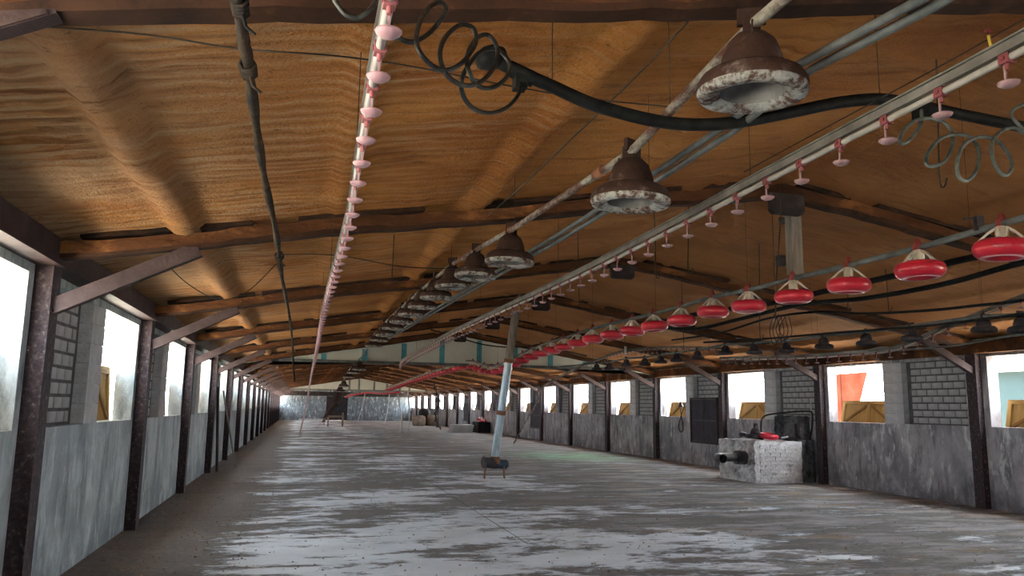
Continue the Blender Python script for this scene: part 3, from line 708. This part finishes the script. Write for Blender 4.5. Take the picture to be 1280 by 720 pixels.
# ------------------------------------------------------------------ thick black hose with coils
HYY = 2.95
t = thing('supply_hose', 'thick black supply hose bowed beneath the foam ceiling', 'hose')
hp = [atY(x, y, HYY) for x, y in ((616, 72), (640, 86), (690, 108), (740, 130), (800, 147), (850, 155), (900, 155), (950, 148), (1000, 138), (1050, 128), (1100, 124), (1140, 130), (1200, 143), (1260, 155), (1330, 168), (1430, 176), (1560, 170), (1700, 150))]
MB().tube(smooth(hp, 6), 0.028, 10).build('tube', M_hose, t)
for (x, y, lab) in ((650, 92, 0), (1150, 132, 0)):
    c = atY(x, y, HYY); MB().tube([c + Vector((-0.05, 0, 0.018)), c + Vector((0.06, 0, -0.02))], 0.034, 10).box((c.x - 0.025, c.y - 0.03, c.z - 0.07), (c.x + 0.025, c.y + 0.03, c.z - 0.01)).build('fitting', M_hose, t)
c = atY(614, 72, HYY); MB().lathe([(0, -0.06), (0.035, -0.06), (0.05, -0.02), (0.05, 0.02), (0.03, 0.06), (0, 0.06)], 14, c, Matrix.Rotation(1.2, 4, 'Y')).build('end_cap', M_hose, t)
for q_ in (hp[2], hp[10], hp[15]): MB().tube([q_, (q_.x, q_.y, ceil_z(q_.x) - 0.01)], 0.0025, 4, False).build('hanger', M_wire, t)
def coil(label, ctr, m_, r=0.012):
    o = MB().tube(smooth(ctr, 7), r, 8).build('coiled_tube', m_); return tag(o, label, 'coiled tube')
def C(lst, back): return [atY(x, y, yy - back * min(1, max(0, (len(lst) - 1 - i) / 6))) for i, (x, y, yy) in enumerate(lst)]
lc = [(418, 0, 2.45), (432, 18, 2.45), (448, 22, 2.45), (466, 8, 2.45), (474, -12, 2.5), (484, 6, 2.5), (488, 30, 2.5), (500, 48, 2.5), (518, 52, 2.55), (540, 38, 2.6), (557, 14, 2.62), (552, 3, 2.64), (538, 8, 2.60), (524, 30, 2.54), (521, 56, 2.5), (535, 78, 2.5), (556, 88, 2.52), (578, 78, 2.58), (594, 55, 2.64), (592, 36, 2.66), (576, 31, 2.64), (558, 45, 2.58), (550, 66, 2.54), (556, 90, 2.52), (574, 105, 2.54), (596, 105, 2.6), (615, 88, 2.66), (622, 62, 2.7), (610, 44, 2.72), (596, 48, 2.68), (585, 66, 2.62), (585, 86, 2.58), (596, 106, 2.60), (614, 110, 2.66), (632, 98, 2.74), (637, 80, 2.78), (622, 62, 2.78), (602, 64, 2.74), (588, 78, 2.68), (577, 100, 2.64), (580, 122, 2.66), (594, 137, 2.7), (614, 141, 2.76), (634, 134, 2.82), (648, 118, 2.88), (651, 104, 2.92)]
coil('black coiled tube hanging from the hose end beside the left drinker line', C(lc, 0.34), M_coilblack, 0.0078)
rc = [(1152, 138, 2.92), (1151, 155, 2.86), (1140, 172, 2.78), (1128, 180, 2.74), (1125, 172, 2.74), (1134, 158, 2.78), (1150, 149, 2.82), (1172, 150, 2.84), (1187, 160, 2.82), (1191, 178, 2.78), (1182, 200, 2.72), (1166, 208, 2.68), (1157, 203, 2.68), (1162, 188, 2.72), (1178, 172, 2.76), (1200, 168, 2.8), (1216, 174, 2.8), (1224, 192, 2.78), (1220, 214, 2.72), (1208, 226, 2.68), (1198, 220, 2.66), (1197, 200, 2.68), (1206, 180, 2.74), (1226, 171, 2.8), (1246, 176, 2.8), (1260, 192, 2.78), (1265, 208, 2.74), (1258, 219, 2.7), (1248, 213, 2.7), (1240, 194, 2.72), (1241, 176, 2.78), (1252, 164, 2.82), (1268, 160, 2.86), (1290, 172, 2.86), (1268, 150, 2.88), (1266, 138, 2.88), (1285, 128, 2.9)]
coil('grey-green coiled tube hanging by the right drinker line', C(rc, 0.0), M_coil, 0.0085)

# ------------------------------------------------------------------ hanging cable on the left and wires
t = thing('hanging_cable', 'dirty cable bound with rope strung beneath the left ceiling', 'cable')
cp_ = [Vector((-0.25, -0.5, 2.74)), atZ(297, 0, 2.74), atZ(303, 45, 2.73), atZ(310, 80, 2.71), atZ(318, 140, 2.71), atZ(325, 190, 2.72), atZ(334, 240, 2.70), atZ(345, 290, 2.69), atZ(349, 322, 2.70), atZ(353, 350, 2.72), atZ(359, 380, 2.71), atZ(364, 412, 2.68), atY(366, 440, 15.5), atY(368, 476, 16.5)]
sp = smooth(cp_, 6); MB().tube(sp, [0.016 + 0.008 * (0.5 + 0.5 * math.sin(i * 0.9)) * (1 if i < 60 else 0.7) for i in range(len(sp))], 8).build('cable', M_rope, t)
for a, z, rr in ((atZ(310, 86, 2.71), 0, 0.028), (atZ(349, 320, 2.70), 0, 0.034), (atZ(300, 8, 2.74), 0, 0.024)):
    mb = MB()
    for i in range(5):
        q = [a + Vector((rr * math.cos(u * 1.05 + i), (i - 2) * 0.018 + 0.006 * math.sin(u), rr * math.sin(u * 1.05 + i))) for u in range(7)]
        mb.tube(q, 0.007, 6)
    mb.tube([a, a + Vector((0.02, 0.01, -0.06)), a + Vector((0.05, 0.02, -0.08))], 0.006, 5)
    mb.build('rope_knot', M_rope, t)
def wire(label, pts, r=0.004, cat='wire', name='sagging_wire', n=6):
    return tag(MB().tube(smooth(pts, n), r, 5).build(name, M_wire), label, cat)
wire('thin grey wire strung across the foam ceiling from the upper left', [atY(x, y, Y) for x, y, Y in ((-60, 26, 2.80), (36, 32, 2.80), (180, 43, 2.82), (300, 61, 2.86), (420, 70, 2.9), (520, 84, 3.0), (640, 108, 3.1), (740, 124, 3.2), (845, 134, 3.3))], 0.0035)
wire('thin dark wire running diagonally above the black supply hose', [atY(x, y, Y) for x, y, Y in ((890, -6, 2.7), (820, 70, 3.0), (760, 130, 3.3), (712, 176, 3.6), (660, 226, 4.2), (610, 270, 5.0))], 0.004)
wire('thin wire sagging between the drinker line and the bell feeders', [atY(x, y, 6.2) for x, y in ((349, 318), (400, 318), (440, 322), (500, 333), (560, 336), (605, 336))], 0.004)
wire('thin wire loop hanging from the left-hand rafter', [atY(x, y, 6.9) for x, y in ((212, 334), (235, 355), (265, 372), (290, 373), (315, 360), (345, 330))], 0.004)
wire('thin dark wire along the near end of the right drinker line', [atY(x, y, Y) for x, y, Y in ((1290, 18, 2.3), (1180, 80, 2.6), (1050, 150, 3.1), (930, 215, 3.9))], 0.003)
for i, (x, y0, y1, Y, lab) in enumerate(((1177, 168, 226, 3.6, 'short wire with hook hanging under the grey-green coil'), (818, 292, 342, 6.3, 'short wire hanging beside the right drinker line'), (862, 292, 338, 6.8, 'bent wire hanging left of the second ridge plate'), (722, 338, 376, 8.2, 'short wire hanging below the right drinker line'), (1062, 366, 393, 8.2, 'rusty rod hanging behind the third red pan'), (1109, 376, 386, 8.2, 'short hook hanging above the black bells'), (952, 395, 420, 8.4, 'short wire hook below the black pipe'), (853, 424, 436, 10.5, 'short wire hook left of the hanging rod'), (492, 308, 352, 7.5, 'short wire hanging in front of the far bell feeders'))):
    a, b_ = atY(x, y0, Y), atY(x + (2 if i % 2 else -2), y1, Y)
    a.z = ceil_z(a.x) - 0.01
    pts = [a, a * 0.5 + b_ * 0.5, b_, b_ + Vector((0.03, 0, -0.03)), b_ + Vector((0.05, 0, 0.02))]
    wire(lab, pts, 0.005, 'wire', 'hanging_wire', 3)
t = thing('pulley_cable', 'dark pulley cable with small winch box hanging by the ridge post', 'pulley')
a = atY(976, 262, 6.3)
MB().tube(smooth([a + Vector((0, 0, 0.2)), a, atY(974, 300, 6.3), atY(971, 340, 6.3), atY(970, 372, 6.3), atY(969, 402, 6.4)], 5), 0.006, 6).build('cable', M_wire, t)
MB().box((-0.035, -0.03, -0.05), (0.035, 0.03, 0.05)).build('winch_box', M_darkbell, t, atY(976, 326, 6.28))
MB().tube([(0, 0, 0.03), (0, 0, -0.03)], 0.03, 10).build('pulley', M_wire, t, atY(977, 276, 6.28))
t = thing('cable_bundle', 'loose loops of dark cable hanging below the black pipes', 'cable')
a = atY(970, 393, 7.4); MB().tube([a, (a.x, a.y, ceil_z(a.x) - 0.01)], 0.004, 5).build('tie', M_wire, t)
for i in range(4):
    x0 = 968 + i * 5
    MB().tube(smooth([atY(x0, 393, 7.4), atY(x0 - 6 - i, 412, 7.4), atY(x0, 432 - 3 * i, 7.4), atY(x0 + 7, 415, 7.4), atY(x0 + 3, 396, 7.4)], 5), 0.005, 5).build('loop', M_wire, t)
t = thing('hanging_rod', 'small white tag hanging on a wire above the right drinker line', 'tag')
p = atX(782, 438, 6.2); MB().tube([p, (p.x, p.y, ceil_z(p.x))], 0.004, 4).build('wire', M_wire, t); MB().tube([p + Vector((0, 0, -0.07)), p + Vector((0, 0, 0.08))], 0.028, 8).build('tag', M_white, t)
t = thing('cable_tie', 'yellow strap with a red clip tied to the right drinker line', 'strap')
a = atY(1236, 50, 2.35)
MB().beam(a + Vector((0, 0, 0.02)), a + Vector((0.01, 0, -0.035)), 0.012, 0.006).build('strap', M_yellow, t); MB().box((a.x - 0.012, a.y - 0.008, a.z + 0.03), (a.x + 0.008, a.y + 0.008, a.z + 0.045)).build('clip', M_redcap, t)

# ------------------------------------------------------------------ slanting auger tube with motor
AB = atZ(618, 598)
t = thing('auger_tube', 'slanting galvanised auger tube with blue motor standing mid-floor', 'auger', tuple(AB))
B = Vector((0.0, 0.0, 0.42)); T = atY(645, 389, AB.y - 0.5) - AB; mid = B.lerp(T, 0.30); 
MB().tube([B, B.lerp(T, 0.66)], 0.085, 14).build('tube', M_galv, t)
MB().tube([B.lerp(T, 0.655), T], 0.092, 12).build('upper_tube', M_oldwood, t)
MB().tube([B.lerp(T, 0.295), B.lerp(T, 0.325)], 0.098, 14).build('collar', M_rustiron, t)
MB().tube([B.lerp(T, 0.65), B.lerp(T, 0.675)], 0.105, 14).build('collar', M_rustiron, t)
MB().tube([B + Vector((0, 0, -0.10)), B + Vector((0.0, -0.01, 0.04))], [0.13, 0.10], 14).build('inlet', M_rustiron, t)
MB().tube([(-0.26, -0.10, 0.34), (-0.21, -0.085, 0.34), (0.0, 0, 0.32), (0.05, 0.02, 0.32)], [0.125, 0.105, 0.125, 0.10], 16).build('gearbox', M_darkbell, t)
MB().tube([(0.03, 0, 0.30), (0.26, 0.02, 0.29)], 0.10, 16).tube([(0.26, 0.02, 0.29), (0.30, 0.02, 0.29)], [0.10, 0.06], 16).build('motor', M_motor, t)
for x, y in ((-0.24, -0.12), (-0.2, 0.12), (0.2, -0.1), (0.24, 0.12)):
    MB().tube([(x * 0.9, y * 0.8, 0.26), (x, y, 0.0)], 0.014, 6).build('leg', M_rustiron, t)

# ------------------------------------------------------------------ furnace by the right wall
t = thing('brick_furnace', 'lime-washed masonry furnace block with soot against the right wall', 'furnace', (9.22, 14.72, 0))
def rough_block(a, b_, n, amp, seed):
    # subdivided box with knocked-about faces
    rs = random.Random(seed); mb = MB(); (x0, y0, z0), (x1, y1, z1) = a, b_
    cache = {}
    def pt(x, y, z):
        k = (round(x, 3), round(y, 3), round(z, 3))
        if k not in cache: cache[k] = (x + rs.uniform(-amp, amp), y + rs.uniform(-amp, amp), z + (rs.uniform(-amp, amp) if z > z0 else 0))
        return cache[k]
    def face(o, u, v):
        for i in range(n):
            for j in range(n):
                q = []
                for du, dv in ((0, 0), (1, 0), (1, 1), (0, 1)):
                    q.append(pt(*[o[c] + u[c] * (i + du) / n + v[c] * (j + dv) / n for c in range(3)]))
                mb._add(q, [(0, 1, 2, 3)])
    dx, dy, dz = x1 - x0, y1 - y0, z1 - z0
    face((x0, y0, z0), (dx, 0, 0), (0, 0, dz)); face((x0, y1, z0), (0, -dy, 0), (0, 0, dz)); face((x1, y0, z0), (0, dy, 0), (0, 0, dz))
    face((x1, y1, z0), (-dx, 0, 0), (0, 0, dz)); face((x0, y0, z1), (dx, 0, 0), (0, dy, 0))
    return mb
rough_block((0, 0, 0), (1.12, 1.45, 0.86), 11, 0.018, 3).build('body', M_furnace, t)
rough_block((1.08, 0.02, 0), (1.44, 1.30, 0.90), 8, 0.014, 4).build('hearth', M_soot, t)
# bricks standing proud where the plaster has fallen from the front
bm_ = [MB().box((0, -0.022, 0), (0.225 + j * 0.004, 0.03, 0.068)).mesh('brick', M_furnace) for j in range(2)]
for r in range(9):
    for c in range(4):
        x = 0.12 + c * 0.24 + (0.12 if r % 2 else 0)
        if x + 0.22 < 1.10 and random.random() < 0.8: link('brick', random.choice(bm_), t, (x, 0.0, 0.06 + r * 0.082))
MB().tube([(0.05, 0.40, 0.50), (-0.22, 0.36, 0.51)], 0.145, 18).build('flue_collar', M_blackpipe, t)
MB().tube([(-0.18, 0.37, 0.51), (-0.62, 0.30, 0.52), (-0.74, 0.22, 0.52), (-0.77, 0.05, 0.51), (-0.77, -0.06, 0.51)], 0.09, 16, False).build('flue_pipe', M_blackpipe, t)
# sooty chimney breast in the bricked bay behind the furnace
mb = rough_block((1.28, 0.10, 0.88), (1.44, 1.20, 1.38), 7, 0.02, 6); mb.build('chimney_breast', M_soot, t)
MB().box((1.22, 0.35, 0.95), (1.29, 0.70, 1.22)).build('hatch', M_blackpipe, t)
top = 0.885
pan_t = thing('feed_pan', 'loose red feed pan lying on the masonry furnace', 'feed pan', (9.72, 14.95, top + 0.075)); pan_t.rotation_euler = (0.15, 0.1, 0); pan_t.scale = (1.25, 1.0, 1.0)
link('pan', pan_m, pan_t); link('wear_ring', ring_m, pan_t)
bt = bell(DBELL, (9.50, 15.15, top + 0.04), 'dark bell feeder set down on the masonry furnace', None, 0.3, (0.05, 0.1))
del bt['label']; bt['label'] = 'dark bell feeder set down on the masonry furnace'
tag(MB().tube(smooth([(9.42, 15.55, top + 0.06), (9.35, 15.45, top + 0.10), (9.40, 15.30, top + 0.07), (9.55, 15.4, top + 0.05), (9.46, 15.6, top + 0.12)], 6), 0.035, 8).build('rag_bundle', M_darkbell), 'dark bundle of rag on the back of the masonry furnace', 'rag')
mb = MB(); P = smooth([(9.62, 15.05, top + 0.08), (9.63, 15.1, 1.15), (9.75, 15.15, 1.38), (10.1, 14.95, 1.46), (10.45, 14.62, 1.50), (10.52, 14.55, 1.45), (10.52, 14.56, 1.2), (10.5, 14.6, 1.0)], 7)
tag(mb.tube(P, 0.018, 7).build('black_cable', M_hose), 'black cable arching over the masonry furnace to the column', 'cable')
mb = MB(); mb.tube(smooth([(10.53, 14.60, 1.75), (10.55, 14.62, 1.5), (10.50, 14.60, 1.25), (10.53, 14.62, 1.0)], 6), 0.013, 6)
tag(mb.build('pale_rope', M_white), 'pale cord hanging on the column beside the furnace', 'cord')
tag(MB().tube([(9.95, 14.85, 0.93), (10.18, 14.95, 0.95)], 0.02, 8).build('pale_stick', M_white), 'short pale tube lying on the sooty hearth', 'tube')

# ------------------------------------------------------------------ dark vent panels and wall lamp
def vent(y0, y1, z0, z1, label):
    x = WR - 0.01
    t = thing('vent_panel', label, 'vent panel', (x, y0, z0), 'dark vent panels on the right wall')
    w, h_ = y1 - y0, z1 - z0
    for a, b_ in (((-0.06, 0, 0), (0, 0.05, h_)), ((-0.06, w - 0.05, 0), (0, w, h_)), ((-0.06, 0, 0), (0, w, 0.05)), ((-0.06, 0, h_ - 0.05), (0, w, h_))): MB().box(a, b_).build('frame_bar', M_brace, t)
    for i in range(2):
        for j in range(2): MB().box((-0.035, 0.05 + i * (w - 0.1) / 2 + 0.006, 0.05 + j * (h_ - 0.1) / 2 + 0.006), (-0.01, 0.05 + (i + 1) * (w - 0.1) / 2 - 0.006, 0.05 + (j + 1) * (h_ - 0.1) / 2 - 0.006)).build('panel', M_fan, t)
    MB().box((-0.012, 0.02, 0.02), (0, w - 0.02, h_ - 0.02)).build('backing', M_greypipe, t)
vent(18.76, 20.25, 0.59, 1.83, 'dark four-part vent panel on the wall behind the furnace')
vent(34.7, 36.2, 0.53, 1.74, 'dark vent panel on the wall right of the slanting auger tube')
vent(50.7, 52.2, 0.53, 1.74, 'far dark vent panel beyond the stacked grey boards')
t = thing('wall_lamp', 'black lamp with looped cord hanging on the right wall', 'lamp', tuple(atX(851, 506, WR - 0.06)))
MB().lathe([(0.0, 0.10), (0.03, 0.10), (0.04, 0.03), (0.09, -0.05), (0.095, -0.06), (0.0, -0.03)], 14).build('shade', M_blackpipe, t)
MB().tube(smooth([(0, 0, 0.08), (0.02, -0.12, 0.12), (0.03, -0.14, -0.05), (0, 0.02, -0.35), (0, 0.16, -0.62), (0, 0.05, -0.78), (0, -0.12, -0.68), (0, -0.05, -0.4), (0, 0.04, -0.1)], 5), 0.012, 6).build('cord', M_hose, t)

# ------------------------------------------------------------------ things leaning and standing far off
tag(MB().tube([atZ(294.5, 584, 0.01), atX(279, 488, COLX_L + 0.02)], 0.022, 7).build('leaning_pole', M_oldwood), 'thin pole leaning on the fourth left-hand column', 'pole')
a = atX(273, 590, COLX_L + 0.05); yq = fy(3) + 0.32
tag(MB().beam((COLX_L + 0.10, yq, 0), (COLX_L + 0.0, yq, 1.86), 0.16, 0.05, up=(1, 0, 0)).build('leaning_board', M_brace), 'dark board standing against the left wall by the leaning pole', 'board')
for i, (b_, h_, lab) in enumerate((((447, 527), (457, 489), 'white tube leaning right of the far doorway'), ((481, 530), (487, 490), 'white tube hanging before the far right corner'), ((503, 542), (497, 492), 'white tube hanging left of the brown sacks'), ((511, 543), (510, 490), 'white tube hanging in front of the brown sacks'))):
    p = atZ(*b_, 0.02); q = atY(*h_, p.y + (0.4 if i < 2 else -0.3))
    tag(MB().tube(smooth([p, p.lerp(q, 0.5) + Vector((0.05, 0, 0)), q], 4), 0.035, 6).build('hanging_tube', M_white), lab, 'tube')
t = thing('hanging_feeder_chain', 'tangled dark feeder drop hanging before the brown sacks', 'feeder')
p = atZ(551, 537, 0.02); q = atY(542, 478, p.y)
ch = smooth([p, p.lerp(q, 0.3) + Vector((-0.2, 0, 0)), p.lerp(q, 0.6) + Vector((0.15, 0, 0)), q], 5); MB().tube(ch, 0.05, 6).build('pipe', M_darkbell, t)
for v in along(ch, 0.42, 0.1): link('bell', DBELL[0][1], t, v - Vector((0, 0, 0.15)))
q = atZ(590, 540.5)
for i in range(5):
    rs = random.uniform(-0.06, 0.06)
    tag(MB().box((-0.6, -0.6, 0), (0.6, 0.6, 0.09)).build('grey_board_stack', M_greyboard, None, (9.1 + rs, 45.3 + rs, i * 0.0905)), 'grey pallet board, %s from the floor in the stack by the right wall' % ORD[i], 'board', 'stacked grey boards')
for i in range(4):
    pt_ = thing('feed_pan', ['left lower', 'right lower', 'left upper', 'right upper'][i] + ' red feed pan heaped on the dark crate by the board stack', 'feed pan', (10.25 + (i % 2) * 0.2, 44.9 + i * 0.3, 0.05 + 0.62 + (i // 2) * 0.09), 'red feed pans heaped by the board stack'); link('pan', pan_m, pt_); link('hub', hub_m, pt_)
tag(MB().box((9.97, 44.5, 0), (10.68, 46.2, 0.62)).build('dark_crate', M_doorvoid), 'dark crate beside the grey boards under the heaped red pans', 'crate')
for i, (x, y, w_, h_) in enumerate(((8.7, 59.4, 1.0, 0.8), (9.8, 59.6, 0.95, 0.9), (9.3, 60.7, 0.9, 1.3))):
    mb = MB(); mb.lathe([(0, h_), (w_ * 0.3, h_ * 0.98), (w_ * 0.48, h_ * 0.85), (w_ * 0.52, h_ * 0.5), (w_ * 0.5, h_ * 0.1), (w_ * 0.4, 0)], 12)
    tag(mb.build('feed_sack', M_cardboard if i < 2 else M_doorvoid, None, (x, y, 0)), ['brown sack, left of the pair by the far right wall', 'brown sack, right of the pair by the far right wall', 'black sack standing behind the two brown sacks'][i], 'sack')
t = thing('low_rack', 'low pinkish rack on the floor before the far doorway', 'rack')
p = atZ(417, 533); MB().box((p.x - 0.5, p.y, 0.62), (p.x + 0.7, p.y + 0.08, 0.75)).build('rail', M_cardboard, t)
for dx in (-0.4, 0.6): MB().box((p.x + dx - 0.06, p.y, 0), (p.x + dx + 0.06, p.y + 0.1, 0.95)).build('leg', M_cardboard, t)
p = atZ(376, 525.5); tag(MB().box((p.x - 0.2, p.y, 0), (p.x + 2.0, p.y + 0.1, 0.16)).build('white_plank', M_white), 'white plank lying on the floor at the far end', 'plank')

# ------------------------------------------------------------------ outside, seen through the right-hand windows
def quadbox(name, p0, p1, m_, label, cat):
    return tag(MB().box(p0, p1).build(name, m_), label, cat)
t = thing('orange_container', 'orange-red metal hopper outside the right-hand windows', 'container', (0, 0, 0))
oa, ob = atX(1039, 503, 24), atX(1081, 470, 24)
V = [(24, oa.y + 1.0, -0.1), (24, ob.y + 1.3, -0.1), (24, ob.y - 0.2, 3.25), (24, oa.y + 1.0, 3.2)]
V = V + [(26.5, y + 3.3, z) for _, y, z in V]
mb = MB(); mb._add(V, [(3,2,1,0),(4,5,6,7),(0,1,5,4),(1,2,6,5),(2,3,7,6),(3,0,4,7)]); mb.build('body', M_orange, t)
for i in range(5):
    yy = ob.y + 1.6 + i * 0.9
    MB().box((23.95, yy, -0.1), (24, yy + 0.08, 3.2)).build('rib', M_orange, t)
sb = thing('blue_shed', 'pale blue outbuilding with white roof outside the nearest right-hand window', 'building', (0, 0, 0))
p = atX(1246, 490, 15.5)
MB().box((15.5, 2.0, -0.12), (20, p.y + 0.25, 2.45)).build('wall', M_skyblue, sb)
MB().box((15.2, 1.8, 2.45), (20.3, p.y + 0.45, 2.62)).build('roof', M_whiteroof, sb)
tag(MB().tube([(21, 21.2, -0.1), (21, 21.2, 3.0)], 0.05, 8).box((20.95, 20.7, 2.5), (21.05, 21.7, 2.56)).build('utility_post', M_greypipe), 'thin grey post outside the second right-hand window', 'post')

# ------------------------------------------------------------------ litter crumbs
mb = MB(); rs = random.Random(11)
for i in range(4200):
    u = rs.random()
    y = 3.2 + 14 * u * u; x = rs.uniform(-1.85, 10.4) if rs.random() < 0.6 else rs.uniform(-1.9, -0.4)
    r = rs.uniform(0.005, 0.018); a = rs.uniform(0, 6)
    P = [(x + r * math.cos(a + k * 2.1) * rs.uniform(.6, 1.4), y + r * math.sin(a + k * 2.1), 0.0) for k in range(3)] + [(x, y, r * rs.uniform(0.4, 1.0))]
    mb._add(P, [(0, 1, 3), (1, 2, 3), (2, 0, 3)])
tag(mb.build('litter_crumbs', M_chip), 'scattered crumbs of dry litter on the floor', 'litter', kind='stuff')
